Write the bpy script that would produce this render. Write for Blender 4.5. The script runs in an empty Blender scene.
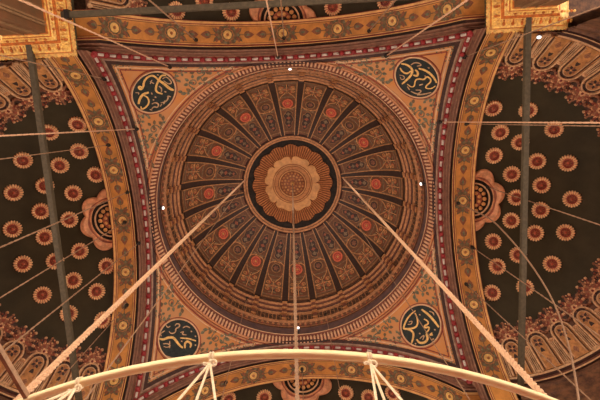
import bpy, bmesh, math, random
from mathutils import Vector, Matrix
random.seed(7)
PI = math.pi
sc = bpy.context.scene
col = sc.collection
R_ = math.radians

# ------------------------------------------------------------------ materials
def lin(c):
    c /= 255.0
    return c / 12.92 if c <= 0.04045 else ((c + 0.055) / 1.055) ** 2.4

def mat(name, rgb, rough=0.6, metal=0.0, var=0.25, scale=3.0, bump=0.0, rgb2=None, spec=0.3):
    m = bpy.data.materials.new(name)
    m.use_nodes = True
    nt = m.node_tree
    b = nt.nodes['Principled BSDF']
    b.inputs['Roughness'].default_value = rough
    b.inputs['Metallic'].default_value = metal
    b.inputs['Specular IOR Level'].default_value = spec
    tc = nt.nodes.new('ShaderNodeTexCoord')
    nz = nt.nodes.new('ShaderNodeTexNoise')
    nz.inputs['Scale'].default_value = scale
    nz.inputs['Detail'].default_value = 5.0
    nz.inputs['Roughness'].default_value = 0.65
    nt.links.new(tc.outputs['Object'], nz.inputs['Vector'])
    rp = nt.nodes.new('ShaderNodeValToRGB')
    a = [lin(x) for x in rgb]
    if rgb2:
        lo = a; hi = [lin(x) for x in rgb2]
    else:
        lo = [x * (1 - var) for x in a]; hi = [min(1, x * (1 + var)) for x in a]
    rp.color_ramp.elements[0].position = 0.36
    rp.color_ramp.elements[1].position = 0.64
    rp.color_ramp.elements[0].color = (*lo, 1)
    rp.color_ramp.elements[1].color = (*hi, 1)
    nt.links.new(nz.outputs['Fac'], rp.inputs['Fac'])
    nt.links.new(rp.outputs['Color'], b.inputs['Base Color'])
    if bump:
        bp = nt.nodes.new('ShaderNodeBump')
        bp.inputs['Strength'].default_value = bump
        bp.inputs['Distance'].default_value = 0.05
        nt.links.new(nz.outputs['Fac'], bp.inputs['Height'])
        nt.links.new(bp.outputs['Normal'], b.inputs['Normal'])
    return m

def emit(name, rgb, s):
    m = bpy.data.materials.new(name); m.use_nodes = True
    b = m.node_tree.nodes['Principled BSDF']
    b.inputs['Base Color'].default_value = (*[lin(x) for x in rgb], 1)
    b.inputs['Emission Color'].default_value = (*[lin(x) for x in rgb], 1)
    b.inputs['Emission Strength'].default_value = s
    return m

M = dict(
    soffit=mat('orange_paint', (190, 124, 58), var=.22, scale=1.2),
    soffit_edge=mat('pale_orange_paint', (205, 150, 90), var=.2, scale=2),
    soffit_line=mat('thin_brown_line_paint', (120, 72, 40), var=.25),
    redline=mat('brick_red_paint', (128, 52, 38), var=.25),
    filletpale=mat('dusty_fillet_paint', (150, 116, 96), var=.3),
    mauve=mat('mauve_paint', (108, 66, 48), var=.3, scale=2),
    maroon=mat('dark_maroon_paint', (60, 32, 22), var=.3),
    bead_red=mat('red_bead_paint', (136, 38, 38), rough=.45, var=.3),
    bead_white=mat('grey_white_paint', (186, 166, 152), var=.2),
    bead_grey=mat('grey_mauve_paint', (128, 88, 66), var=.3),
    tan=mat('tan_plaster', (186, 130, 84), scale=.55, rgb2=(196, 122, 58)),
    tanline=mat('pale_tan_paint', (205, 158, 118), var=.15),
    leaf=mat('grey_green_paint', (104, 96, 72), var=.4, scale=5),
    maroonleaf=mat('faded_maroon_paint', (130, 76, 50), var=.3, scale=5),
    leafdark=mat('dark_olive_paint', (106, 82, 54), var=.35, scale=5),
    disc=mat('blue_black_paint', (36, 38, 34), rough=.5, var=.35, scale=4, spec=.2),
    script=mat('gold_leaf_lettering', (216, 168, 96), rough=.4, var=.25, scale=6),
    script2=mat('faded_gold_lettering', (178, 138, 100), rough=.5, var=.3, scale=6),
    frieze=mat('rose_tan_plaster', (208, 154, 118), var=.2, scale=4),
    friezedark=mat('red_brown_plaster', (110, 58, 42), var=.3, scale=4),
    cove=mat('slate_brown_plaster', (70, 50, 50), scale=2.2, rgb2=(98, 68, 58)),
    brown=mat('brown_plaster', (100, 62, 42), var=.35, scale=4),
    mould=mat('ochre_moulding', (158, 104, 66), var=.35, scale=5),
    mould2=mat('russet_moulding', (98, 54, 38), var=.35, scale=5),
    darkbrown=mat('dark_brown_paint', (64, 40, 28), var=.35, scale=4),
    field=mat('painted_umber', (80, 52, 32), scale=2.6, rgb2=(104, 60, 38)),
    rib=mat('dark_rib_paint', (46, 28, 20), var=.3, scale=3),
    gilt=mat('old_gilt', (168, 112, 70), rough=.45, var=.35, scale=5),
    giltdim=mat('dull_gilt', (124, 84, 54), rough=.5, var=.45, scale=5),
    medred=mat('vermilion_paint', (142, 54, 44), var=.35, scale=6),
    meddark=mat('black_plum_paint', (56, 36, 28), var=.35, scale=6),
    ornament=mat('grey_umber_paint', (110, 86, 64), var=.35, scale=6),
    ornament2=mat('rust_paint', (132, 64, 42), var=.35, scale=6),
    black=mat('black_paint', (36, 27, 21), rough=.7, var=.4, scale=3, spec=.15),
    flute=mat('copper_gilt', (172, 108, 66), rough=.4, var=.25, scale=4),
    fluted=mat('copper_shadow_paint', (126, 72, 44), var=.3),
    star=mat('ochre_gilt', (178, 122, 72), rough=.5, var=.22, scale=2.5),
    star2=mat('amber_gilt', (160, 100, 56), rough=.5, var=.3, scale=7),
    green=mat('dark_green_paint', (48, 40, 22), rough=.6, scale=.5, rgb2=(62, 52, 32), spec=.18),
    petal=mat('rosette_gilt', (228, 174, 124), rough=.5, var=.2, scale=5),
    petalshade=mat('rosette_brown', (138, 78, 50), var=.25, scale=5),
    hubred=mat('rosette_oxblood', (116, 42, 32), rough=.4, var=.35, scale=8),
    hub=mat('rosette_hub', (176, 84, 58), rough=.4, var=.3, scale=8),
    shell=mat('shell_rose_gilt', (206, 140, 98), rough=.5, var=.28, scale=2.5),
    shell2=mat('shell_russet', (140, 74, 52), var=.3, scale=3),
    ball=mat('shell_ball_gilt', (206, 146, 84), rough=.35, var=.25, scale=5),
    niche=mat('niche_ochre', (178, 120, 68), var=.3, scale=3),
    niche2=mat('niche_russet', (118, 72, 48), scale=3.5, rgb2=(94, 62, 42)),
    crest=mat('crest_russet', (162, 108, 74), scale=7, rgb2=(112, 66, 46)),
    crest2=mat('crest_pale', (206, 154, 110), var=.3, scale=7),
    pale=mat('pale_niche_trim', (200, 154, 112), var=.25, scale=5),
    gold=mat('bright_gilding', (250, 184, 98), rough=.35, metal=.1, var=.35, scale=5, bump=.6, spec=.5),
    golddeep=mat('deep_gilding', (190, 104, 44), rough=.4, metal=.1, var=.35, scale=5),
    stone=mat('pier_stone', (102, 72, 48), scale=1.2, rgb2=(120, 78, 50)),
    stonelight=mat('pier_stone_moulding', (140, 104, 72), var=.25, scale=3),
    impost=mat('olive_impost', (84, 72, 50), var=.3, scale=3),
    iron=mat('green_grey_iron', (84, 72, 54), rough=.6, var=.25, scale=5),
    irondark=mat('dark_iron', (40, 32, 26), rough=.6, var=.25),
    chain=mat('weathered_chain', (150, 112, 84), rough=.6, var=.25, scale=20),
    chainpale=mat('pale_chain', (200, 150, 116), rough=.6, var=.2, scale=20),
    rope=mat('pale_rope', (208, 160, 122), rough=.85, var=.2, scale=30),
    sling=mat('cream_rope', (232, 206, 170), rough=.85, var=.15, scale=40),
    hoop=mat('cream_enamelled_iron', (255, 222, 168), rough=.5, var=.1, scale=4),
    housing=mat('grey_metal', (150, 145, 150), rough=.4, metal=.6, var=.15),
    floor=mat('red_carpet', (120, 62, 44), var=.3, scale=.6),
    wall=mat('apse_wall_plaster', (124, 82, 56), scale=2.2, rgb2=(66, 42, 32)),
    lamp=emit('lamp_glow', (255, 246, 240), 1.6),
)

# ------------------------------------------------------------------ mesh builder
class MB:
    def __init__(s):
        s.v = []; s.f = []; s.m = []
    def add(s, vs, fs, mi=0):
        o = len(s.v)
        s.v += [tuple(p) for p in vs]
        for f in fs:
            s.f.append([i + o for i in f]); s.m.append(mi)
    def box(s, lo, hi, mi=0):
        x0, y0, z0 = lo; x1, y1, z1 = hi
        s.add([(x0, y0, z0), (x1, y0, z0), (x1, y1, z0), (x0, y1, z0), (x0, y0, z1), (x1, y0, z1), (x1, y1, z1), (x0, y1, z1)],
              [(0, 3, 2, 1), (4, 5, 6, 7), (0, 1, 5, 4), (1, 2, 6, 5), (2, 3, 7, 6), (3, 0, 4, 7)], mi)
    def loft(s, rings, mi=0, closed=True, cap=False, mis=None):
        n = len(rings[0]); o = len(s.v)
        for r in rings: s.v += [tuple(p) for p in r]
        for i in range(len(rings) - 1):
            for j in range(n if closed else n - 1):
                k = (j + 1) % n
                s.f.append([o + i * n + j, o + i * n + k, o + (i + 1) * n + k, o + (i + 1) * n + j])
                s.m.append(mis[i] if mis else mi)
        if cap:
            s.f.append([o + j for j in range(n)][::-1]); s.m.append(mi)
            s.f.append([o + (len(rings) - 1) * n + j for j in range(n)]); s.m.append(mi)
    def tube(s, pts, r, seg=8, mi=0, closed=False):
        pts = [Vector(p) for p in pts]; n = len(pts); rings = []
        rs = r if isinstance(r, (list, tuple)) else [r] * n
        up = None
        for i, p in enumerate(pts):
            a = pts[i - 1] if (i > 0 or closed) else p
            b = pts[(i + 1) % n] if (i < n - 1 or closed) else p
            t = (b - a).normalized()
            if up is None:
                up = Vector((0, 0, 1)) if abs(t.z) < .9 else Vector((1, 0, 0))
            e1 = (up - t * up.dot(t)).normalized(); up = e1
            e2 = t.cross(e1)
            rings.append([p + (e1 * math.cos(2 * PI * k / seg) + e2 * math.sin(2 * PI * k / seg)) * rs[i] for k in range(seg)])
        if closed: rings.append(rings[0])
        s.loft(rings, mi, True, not closed)
    def lathe(s, prof, n=96, a0=0, a1=2 * PI, mi=0, mis=None, c=(0, 0)):
        full = abs(a1 - a0 - 2 * PI) < 1e-6
        k = n if full else n + 1
        rings = [[(c[0] + r * math.cos(a0 + (a1 - a0) * j / n), c[1] + r * math.sin(a0 + (a1 - a0) * j / n), z) for j in range(k)] for r, z in prof]
        s.loft(rings, mi, full, False, mis)
    def ribbon(s, P, w, th=.02, mi=0, closed=False):
        """P = list of (point, inward normal)"""
        n = len(P); rings = []
        ws = w if isinstance(w, (list, tuple)) else [w] * n
        for i, (p, nn) in enumerate(P):
            a = P[i - 1][0] if (i > 0 or closed) else p
            b = P[(i + 1) % n][0] if (i < n - 1 or closed) else p
            t = (b - a)
            sd = t.cross(nn)
            if sd.length < 1e-9: sd = Vector((1, 0, 0))
            sd = sd.normalized() * ws[i] * .5
            rings.append([p - sd, p - sd + nn * th, p + sd + nn * th, p + sd])
        if closed: rings.append(rings[0])
        s.loft(rings, mi, True, not closed)
    def poly(s, P, th=.02, mi=0, ctr=None):
        n = len(P)
        if ctr is None:
            c = sum((p for p, _ in P), Vector()) / n; cn = sum((q for _, q in P), Vector()).normalized()
        else: c, cn = ctr
        vs = [p for p, _ in P] + [p + q * th for p, q in P] + [c + cn * th]
        fs = [(i, (i + 1) % n, n + (i + 1) % n, n + i) for i in range(n)] + [(n + i, n + (i + 1) % n, 2 * n) for i in range(n)]
        s.add(vs, fs, mi)
    # ---- drawing on a surface map S(s,t,off) -> (point, normal)
    def shape(s, S, pts, off=.02, th=.02, mi=0):
        c = (sum(p[0] for p in pts) / len(pts), sum(p[1] for p in pts) / len(pts))
        s.poly([S(p[0], p[1], off) for p in pts], th, mi, S(c[0], c[1], off))
    def line(s, S, pts, w, off=.02, th=.02, mi=0, closed=False):
        s.ribbon([S(p[0], p[1], off) for p in pts], w, th, mi, closed)
    def bump(s, S, x, y, r, h, off=.0, mi=0, n=8, m=3, sx=1.0, sy=1.0):
        rings = []
        for i in range(m + 1):
            a = PI / 2 * i / m
            rr = r * math.cos(a) + 1e-4
            rings.append([S(x + sx * rr * math.cos(2 * PI * j / n), y + sy * rr * math.sin(2 * PI * j / n), off + h * math.sin(a))[0] for j in range(n)])
        s.loft(rings, mi)
    def ring(s, S, x, y, r0, r1, off, th, mi=0, n=32):
        pts = [(x + (r0 + r1) / 2 * math.cos(2 * PI * j / n), y + (r0 + r1) / 2 * math.sin(2 * PI * j / n)) for j in range(n)]
        s.line(S, pts, abs(r1 - r0), off, th, mi, True)
    def build(s, name, mats, parent=None, smooth=False):
        me = bpy.data.meshes.new(name)
        me.from_pydata(s.v, [], s.f)
        for k in (mats if isinstance(mats, (list, tuple)) else [mats]): me.materials.append(M[k])
        me.polygons.foreach_set('material_index', s.m)
        if smooth: me.polygons.foreach_set('use_smooth', [True] * len(s.f))
        bm = bmesh.new(); bm.from_mesh(me); bmesh.ops.recalc_face_normals(bm, faces=bm.faces); bm.to_mesh(me); bm.free()
        o = bpy.data.objects.new(name, me); col.objects.link(o)
        if parent: o.parent = parent
        return o

def tag(o, label=None, cat=None, group=None, kind=None):
    if label: o['label'] = label
    if cat: o['category'] = cat
    if group: o['group'] = group
    if kind: o['kind'] = kind
    return o
def thing(name, label, cat, loc=(0, 0, 0), group=None, mw=None):
    o = bpy.data.objects.new(name, None); o.empty_display_size = .3
    col.objects.link(o)
    if mw is not None: o.matrix_world = mw
    else: o.location = loc
    return tag(o, label, cat, group)
def dup(root, parent=None):
    r = root.copy(); col.objects.link(r)
    if parent: r.parent = parent
    for ch in list(root.children):
        dup(ch, r)
    return r

# ------------------------------------------------------------------ surface maps
def circle(x, y, r, n=24, ph=0): return [(x + r * math.cos(ph + 2 * PI * i / n), y + r * math.sin(ph + 2 * PI * i / n)) for i in range(n)]
def lobed(x, y, r, amp, k, n=None, ph=0, sx=1, sy=1):
    n = n or k * 6
    return [(x + sx * (r + amp * (abs(math.cos(k * a / 2 + ph)) * 2 - 1)) * math.cos(a), y + sy * (r + amp * (abs(math.cos(k * a / 2 + ph)) * 2 - 1)) * math.sin(a)) for a in [2 * PI * i / n for i in range(n)]]
def leaf(x, y, ang, ln, wd, n=8):
    pts = []
    for i in range(n + 1): u = i / n; pts.append((ln * u, wd * .5 * math.sin(PI * u ** .8)))
    for i in range(1, n): u = 1 - i / n; pts.append((ln * u, -wd * .5 * math.sin(PI * u ** .8)))
    c, s = math.cos(ang), math.sin(ang)
    return [(x + c * a - s * b, y + s * a + c * b) for a, b in pts]
def spiral(x, y, r0, r1, a0, turns, n=20):
    return [(x + (r0 + (r1 - r0) * i / n) * math.cos(a0 + 2 * PI * turns * i / n), y + (r0 + (r1 - r0) * i / n) * math.sin(a0 + 2 * PI * turns * i / n)) for i in range(n + 1)]

def sph_patch(c, R, d0, e2):
    """tangent chart on the inside of a sphere; e2 = direction of +t"""
    c = Vector(c); d0 = Vector(d0).normalized(); e2 = Vector(e2); e2 = (e2 - d0 * e2.dot(d0)).normalized(); e1 = e2.cross(d0)
    def S(s, t, off=0):
        d = (d0 * R + e1 * s + e2 * t).normalized()
        return c + d * (R - off), -d
    return S

# ------------------------------------------------------------------ building dimensions (metres, z = 0 at eye height)
A = 10.66; SPH = 16.43; SPC = (0, 0, 22.15); RHO = 12.5
FLOOR = -1.6
SIDES = dict(left=Matrix.Rotation(PI, 4, 'Z'), right=Matrix.Identity(4), far=Matrix.Rotation(-PI / 2, 4, 'Z'), near=Matrix.Rotation(PI / 2, 4, 'Z'))
SIDENAME = dict(left='left', right='right', far='upper', near='lower')

# camera
W_, T_, U_ = -0.0582, 0.1606, 0.0182
Ry = Matrix(((math.cos(W_), -math.sin(W_), 0), (math.sin(W_), math.cos(W_), 0), (0, 0, 1)))
Rt = Matrix(((1, 0, 0), (0, math.cos(T_), -math.sin(T_)), (0, math.sin(T_), math.cos(T_))))
Ru = Matrix(((math.cos(U_), 0, -math.sin(U_)), (0, 1, 0), (math.sin(U_), 0, math.cos(U_))))
VM = Ru @ Rt @ Ry
CAM = -(Ry.transposed() @ Vector((0.1403, 6.3176, 0)))
cd = bpy.data.cameras.new('camera'); cam = bpy.data.objects.new('camera', cd); col.objects.link(cam)
cd.sensor_width = 36; cd.lens = 486 / 600 * 36; cd.clip_end = 300
r0, r1, r2 = VM[0], VM[1], VM[2]
cam.matrix_world = Matrix(((r0[0], -r1[0], -r2[0], CAM[0]), (r0[1], -r1[1], -r2[1], CAM[1]), (r0[2], -r1[2], -r2[2], CAM[2]), (0, 0, 0, 1)))
sc.camera = cam
def ray(px, py):
    return (VM.transposed() @ Vector(((px - 300) / 486, (py - 200) / 486, 1))).normalized()
def onz(px, py, z):
    d = ray(px, py); return CAM + d * (z / d.z)
def onsph(px, py, c, R):
    d = ray(px, py); o = CAM - Vector(c); b = o.dot(d); q = b * b - (o.dot(o) - R * R)
    return CAM + d * (-b + math.sqrt(max(q, 0)))

# ------------------------------------------------------------------ the four arches
NA = 96
def make_arch(side):
    root = thing('arch', {'left': 'wide orange painted arch along the left of the dome', 'right': 'wide orange painted arch along the right of the dome',
        'far': 'wide orange painted arch between the two gilded piers at the top', 'near': 'wide orange painted arch behind the cream hoop at the bottom'}[side], 'arch', group='painted arches under the dome')
    root.matrix_world = SIDES[side]
    def sweep(prof, mis, half=None):
        mb = MB()
        rings = []
        for u, rad in prof:
            long_ = side in ('far', 'near')
            h = (11.7 if long_ else 10.78) if (half or u > .2) else A + u
            s0 = 10.45 if rad > 12.2 else 10.25      # towards the piers the curve of the cross arches levels out
            def zz(s_, rad=rad, s0=s0):
                a_ = abs(s_)
                if not long_ or a_ <= s0: return SPC[2] + math.sqrt(max(rad * rad - a_ * a_, 0))
                return SPC[2] + math.sqrt(rad * rad - s0 * s0) - (a_ - s0) * .12
            hl, hr = h, h
            if not long_ and (half or u > .2):       # the lower piers stand further out
                if side == 'right': hr = 11.75
                else: hl = 11.75
            rings.append([(A + u, s_, zz(s_)) for s_ in [-hl + (hl + hr) * i / NA for i in range(NA + 1)]])
        mb.loft(rings, 0, False, False, mis)
        return mb
    sph = lambda u: math.sqrt(SPH ** 2 - (A + u) ** 2)
    sweep([(-.44, sph(-.44)), (-.42, sph(-.42) - .05), (-.22, sph(-.22) - .05)], [0, 0]).build('dark_fillet', 'maroon', root)
    sweep([(-.26, sph(-.26) - .04), (-.25, sph(-.25) - .12), (-.2, sph(-.2) - .12), (-.19, sph(-.19) - .04)], [0, 0, 0]).build('pale_fillet', 'filletpale', root)
    sweep([(-.22, sph(-.22) - .05), (-.2, 12.52), (.18, 12.34), (.22, 12.30)], [0, 0, 0]).build('bead_bed', 'bead_grey', root)
    sweep([(.22, 12.30), (.26, 12.22), (.34, 12.18), (.36, 12.14), (.40, 12.14), (.42, 12.18), (.5, 12.12), (.53, 12.08), (.58, 12.08)], [0, 0, 1, 1, 2, 0, 1, 1]).build('mauve_moulding', ['mauve', 'bead_grey', 'maroon'], root)
    sweep([(.58, 12.08), (.6, 12.26), (.74, 12.26), (.76, 12.1)], [0, 0, 0]).build('groove', 'maroon', root)
    sweep([(.76, 12.1), (.80, 12.05), (.86, 12.1), (.865, 12.15), (.92, 12.15), (.98, 12.15), (1.02, 12.15), (2.07, 12.15), (2.11, 12.15), (2.17, 12.15), (2.23, 12.15), (2.25, 12.11), (2.36, 12.08), (2.42, 12.14), (2.42, 12.75)],
          [1, 2, 1, 2, 1, 3, 0, 3, 1, 2, 1, 1, 2, 2], 11.95).build('soffit', ['soffit', 'soffit_edge', 'redline', 'soffit_line'], root)
    # bead moulding: red beads and pale bars strung along the arch
    mb = MB(); rad = 12.38; amax = math.asin((A - .05) / rad); n = 32
    pt = lambda a, rr: Vector((A - .01, rr * math.sin(a), SPC[2] + rr * math.cos(a)))
    for i in range(n + 1):
        a = -amax + 2 * amax * i / n
        da = amax / n
        def el(a_, half, r_, mi):
            P = [pt(a_ + half * (k / 4 - 1), rad) for k in range(9)]
            rr = [r_ * math.sqrt(max(1 - (k / 4 - 1) ** 2, .12)) for k in range(9)]
            mb.tube(P, rr, 8, mi)
        el(a, da * .42, .185, 0)
        if i < n:
            for w_ in (-1, 1):
                P = [Vector((A - .01 + w_ * .13, rad * math.sin(a + da * q), SPC[2] + rad * math.cos(a + da * q))) for q in (.2, .6, 1, 1.4, 1.8)]
                mb.tube(P, .035, 5, 0)
            P = [pt(a + da * q, rad) for q in (.5, .56, .8, 1.2, 1.44, 1.5)]
            mb.tube(P, [.04, .085, .09, .09, .085, .04], 8, 1)
    mb.build('bead_moulding', ['bead_red', 'bead_white'], root, True)
    # painted motifs
    for k in range(-3, 4):
        th0 = k * R_(17.6)
        def S(s, t, off=0, th0=th0):
            a = th0 + s / 12.15; rr = 12.15 - off
            return Vector((A + 1.545 + t, rr * math.sin(a), SPC[2] + rr * math.cos(a))), Vector((0, -math.sin(a), -math.cos(a)))
        m = MB()
        m.shape(S, lobed(0, 0, .56, .05, 12, sx=1.45), .015, .01, 0)
        for q in range(14):
            a = q * PI / 7; m.shape(S, leaf(.62 * math.cos(a), .4 * math.sin(a), a, .22, .17), .026, .008, 3 if q % 2 else 2)
        m.shape(S, lobed(0, 0, .42, .03, 10), .028, .008, 1)
        m.shape(S, lobed(0, 0, .36, .03, 10), .037, .006, 0)
        for sgn in (-1, 1):
            d0 = 0 if sgn > 0 else PI
            for w in (-1, 1):
                m.shape(S, leaf(sgn * .62, w * .1, d0 + sgn * w * .75, .5, .24), .017, .01, 0)
                m.shape(S, leaf(sgn * .7, w * .2, d0 + sgn * w * 1.3, .3, .2), .027, .01, 3)
                m.shape(S, leaf(sgn * 1.12, w * .02, d0 + sgn * w * .55, .42, .2), .017, .01, 0)
            m.line(S, [(sgn * .8, 0), (sgn * 1.2, 0)], .05, .02, .01, 0)
            m.shape(S, leaf(sgn * 1.14, 0, d0, .66, .42), .018, .01, 3)
            m.shape(S, leaf(sgn * 1.2, 0, d0, .36, .2), .03, .008, 2)
        mo = m.build('floral_motif', ['leafdark', 'star2', 'leaf', 'maroonleaf'], root)
        b = MB()
        b.shape(S, circle(0, 0, .28), .04, .02, 0)
        b.bump(S, 0, 0, .11, .08, .06, 1)
        b.build('gilded_boss', ['script', 'star2'], mo)
    return root
for sd in SIDES: make_arch(sd)

# ------------------------------------------------------------------ pendentives
def pend_pt(phi, r, off=0):
    z = SPC[2] + math.sqrt(max(SPH ** 2 - r * r, 0))
    p = Vector((r * math.cos(phi), r * math.sin(phi), z)); n = (Vector(SPC) - p).normalized()
    return p + n * off, n
pend_objs = {}
PN = {0: ('lower right', R_(45)), 1: ('lower left', R_(135)), 2: ('upper left', R_(225)), 3: ('upper right', R_(315))}
for k, (nm, az) in PN.items():
    root = thing('pendentive', 'tan painted corner pendentive with green scrolls in the ' + nm + ' corner below the dome', 'pendentive', group='painted pendentives')
    pend_objs[k] = root
    mb = MB(); E = A - .22; rows = 20; n = 64; ringsx = []
    for i in range(n + 1):
        phi = az - PI / 4 + PI / 2 * i / n
        q = abs(((phi - az)))
        re = max(E / math.cos(PI / 4 - q), 10.44)
        ringsx.append([pend_pt(phi, 10.42 + (re - 10.42) * j / rows)[0] for j in range(rows + 1)])
    mb.loft(ringsx, 0, False)
    mb.build('field', 'tan', root)
    # border lines: along both arches and along the ring
    mb = MB()
    def edge(dist, w, mi, cut):
        for sg in (-1, 1):
            P = []
            for i in range(41):
                u = cut + (dist - cut) * i / 40
                if sg > 0: x, y = dist, u
                else: x, y = u, dist
                # rotate quadrant so that the corner sits at azimuth az
                a = math.atan2(y, x) - PI / 4 + az; r = math.hypot(x, y)
                P.append(pend_pt(a, r, .012))
            mb.ribbon(P, w, .02, mi)
    edge(E - .32, .1, 1, 3.1); edge(E - .46, .07, 0, 3.7)
    for r, w, mi, c in ((10.72, .09, 0, .30), (10.86, .07, 1, .33), (10.6, .1, 1, .28)):
        mb.ribbon([pend_pt(az - PI / 4 + c + (PI / 2 - 2 * c) * i / 60, r, .012) for i in range(61)], w, .02, mi)
    mb.build('border_line', ['redline', 'tanline'], root)
    # green scrolls
    def scroll(daz, r, sz, flip, tilt):
        p, nn = pend_pt(az + daz, r)
        S = sph_patch(SPC, SPH, p - Vector(SPC), Vector((math.cos(az + daz + tilt), math.sin(az + daz + tilt), 0)))
        m = MB()
        f = flip
        m.line(S, [(f * a * sz, b * sz) for a, b in spiral(0, 0, .5, .06, -1.2, 1.4, 22)], .11 * sz, .014, .012, 0)
        m.line(S, [(f * a * sz, b * sz) for a, b in ((.18, -.46), (.5, -.75), (.95, -.8), (1.3, -.55))], .1 * sz, .014, .012, 0)
        for (a, b, g, l, w) in ((0, 0, .4, .34, .22), (.5, .05, .2, .4, .22), (.38, .4, .9, .4, .2), (-.05, .52, 1.8, .36, .2), (-.45, .3, 2.6, .36, .2), (-.45, -.2, 3.6, .36, .2),
                                (.55, -.75, 1.0, .42, .24), (.95, -.8, .2, .45, .24), (.7, -.8, -1.2, .34, .2), (1.28, -.55, .6, .4, .22), (.1, -.5, -1.6, .34, .2)):
            ang = g if f > 0 else PI - g
            m.shape(S, leaf(f * a * sz, b * sz, ang, l * 1.25 * sz, w * 1.5 * sz), .02, .012, random.choice((0, 1, 0)))
        m.bump(S, 0, 0, .1 * sz, .03, .02, 2)
        m.build('leaf_scroll', ['leaf', 'leafdark', 'redline'], root)
    for sg in (-1, 1):
        scroll(sg * R_(10.8), 11.2, .7, sg, sg * .3)
        scroll(sg * R_(15.2), 11.5, .8, -sg, sg * .8)
        scroll(sg * R_(20), 11.2, .66, sg, sg * 1.0)
        scroll(sg * R_(24.5), 11.05, .5, -sg, sg * 1.2)
        scroll(sg * R_(10.6), 12.2, .55, -sg, sg * 2.2)
        scroll(sg * R_(1.9), 14.0, .42, sg, sg * 2.6)
    scroll(R_(.2), 14.3, .4, 1, PI * .9)

# ------------------------------------------------------------------ calligraphy roundels
RO = {  # azimuth, label word, crop origin, strokes (crop units, 400 = 48 px)
 2: ((130, 68), [(14, [(100,160),(75,150),(70,165),(90,180),(110,160),(115,110),(150,70),(190,60),(225,85),(245,115)]), (14, [(300,60),(260,60),(240,100),(215,150),(215,200),(270,215)]),
     (17, [(230,95),(290,135),(330,172),(365,185)]), (8, [(270,90),(300,70),(330,95),(350,125),(320,135),(280,105)]), (18, [(155,203),(110,215),(80,255),(70,300)]),
     (11, [(110,225),(150,245),(160,290),(130,330),(95,345),(90,320)]), (8, [(240,150),(265,170),(260,200)]), (7, [(165,110),(200,130)]), (7, [(182,98),(168,132)]),
     (9, [(180,300),(210,285),(240,300),(230,330),(200,320),(180,340)]), (9, [(255,290),(300,280),(320,250),(310,230),(340,240)]), (6, [(45,205),(75,205),(70,220)]), (8, [(178,205),(185,220)]),
     (8, [(285,195),(302,200)]), (8, [(292,270),(280,300)]), (9, [(205,238),(218,246)]), (9, [(190,262),(200,268)]), (7, [(165,345),(185,350)]), (7, [(250,320),(265,300)]), (7, [(225,55),(240,60)])]),
 3: ((393, 54), [(15, [(70,80),(110,85),(150,110),(165,140),(150,180),(110,220),(75,250)]), (12, [(60,115),(80,150),(120,165),(150,140)]), (14, [(185,130),(210,150),(205,185),(170,175)]),
     (15, [(215,120),(260,130),(310,160),(345,200),(365,240)]), (10, [(120,250),(150,275),(180,270),(185,215),(220,205),(260,215),(280,185),(310,200),(320,230),(280,260),(270,285),(320,290),(355,265)]),
     (9, [(150,310),(190,330),(220,330),(240,300),(190,300)]), (9, [(200,340),(260,335),(320,320)]), (8, [(220,260),(250,250)]), (8, [(150,90),(180,70),(220,75),(240,95),(200,100)]),
     (6, [(55,175),(90,180),(100,205),(70,215),(60,190)]), (8, [(265,178),(275,190)]), (7, [(290,110),(305,118)]), (7, [(120,270),(140,300)])]),
 1: ((154, 317), [(17, [(45,180),(75,190),(120,170),(160,170),(185,200),(210,235),(240,258)]), (9, [(125,120),(140,140),(180,130),(180,95),(210,85),(215,60),(185,55),(175,75)]), (8, [(60,160),(50,140),(90,115)]),
     (8, [(100,70),(115,90),(135,75)]), (8, [(240,90),(270,75),(300,90)]), (8, [(220,130),(250,120),(230,145),(270,150)]), (10, [(220,175),(290,180),(350,200)]), (15, [(300,255),(312,225),(280,200),(255,220),(258,260)]),
     (8, [(75,225),(110,220),(140,240),(110,255),(80,245)]), (8, [(130,200),(130,260)]), (9, [(100,325),(150,345),(200,340)]), (8, [(255,330),(300,318)]), (9, [(340,158),(350,164)]), (9, [(340,232),(350,238)]), (9, [(306,118),(316,124)]), (9,[(225,200),(236,206)])]),
 0: ((397, 304), [(16, [(205,45),(260,85),(310,140),(350,195)]), (13, [(155,55),(110,90),(75,140),(55,195),(60,210),(130,205),(170,185),(175,130),(150,75)]), (14, [(60,205),(110,215),(140,240),(135,290),(120,330)]),
     (12, [(225,125),(255,140),(265,165),(225,185),(235,200),(270,190),(265,220),(240,240)]), (16, [(165,295),(185,325),(230,325),(260,290),(245,255),(255,240)]), (8, [(190,290),(210,270),(230,260),(215,300)]),
     (8, [(270,60),(300,70),(310,95)]), (7, [(100,150),(130,140),(120,170),(90,170)]), (10, [(295,240),(270,260),(300,258)]), (9, [(185,243),(196,250)]), (9, [(310,212),(322,218)]), (9, [(185,86),(196,94)]), (9, [(150,328),(160,334)]), (8,[(285,300),(310,290)])]),
}
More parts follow.
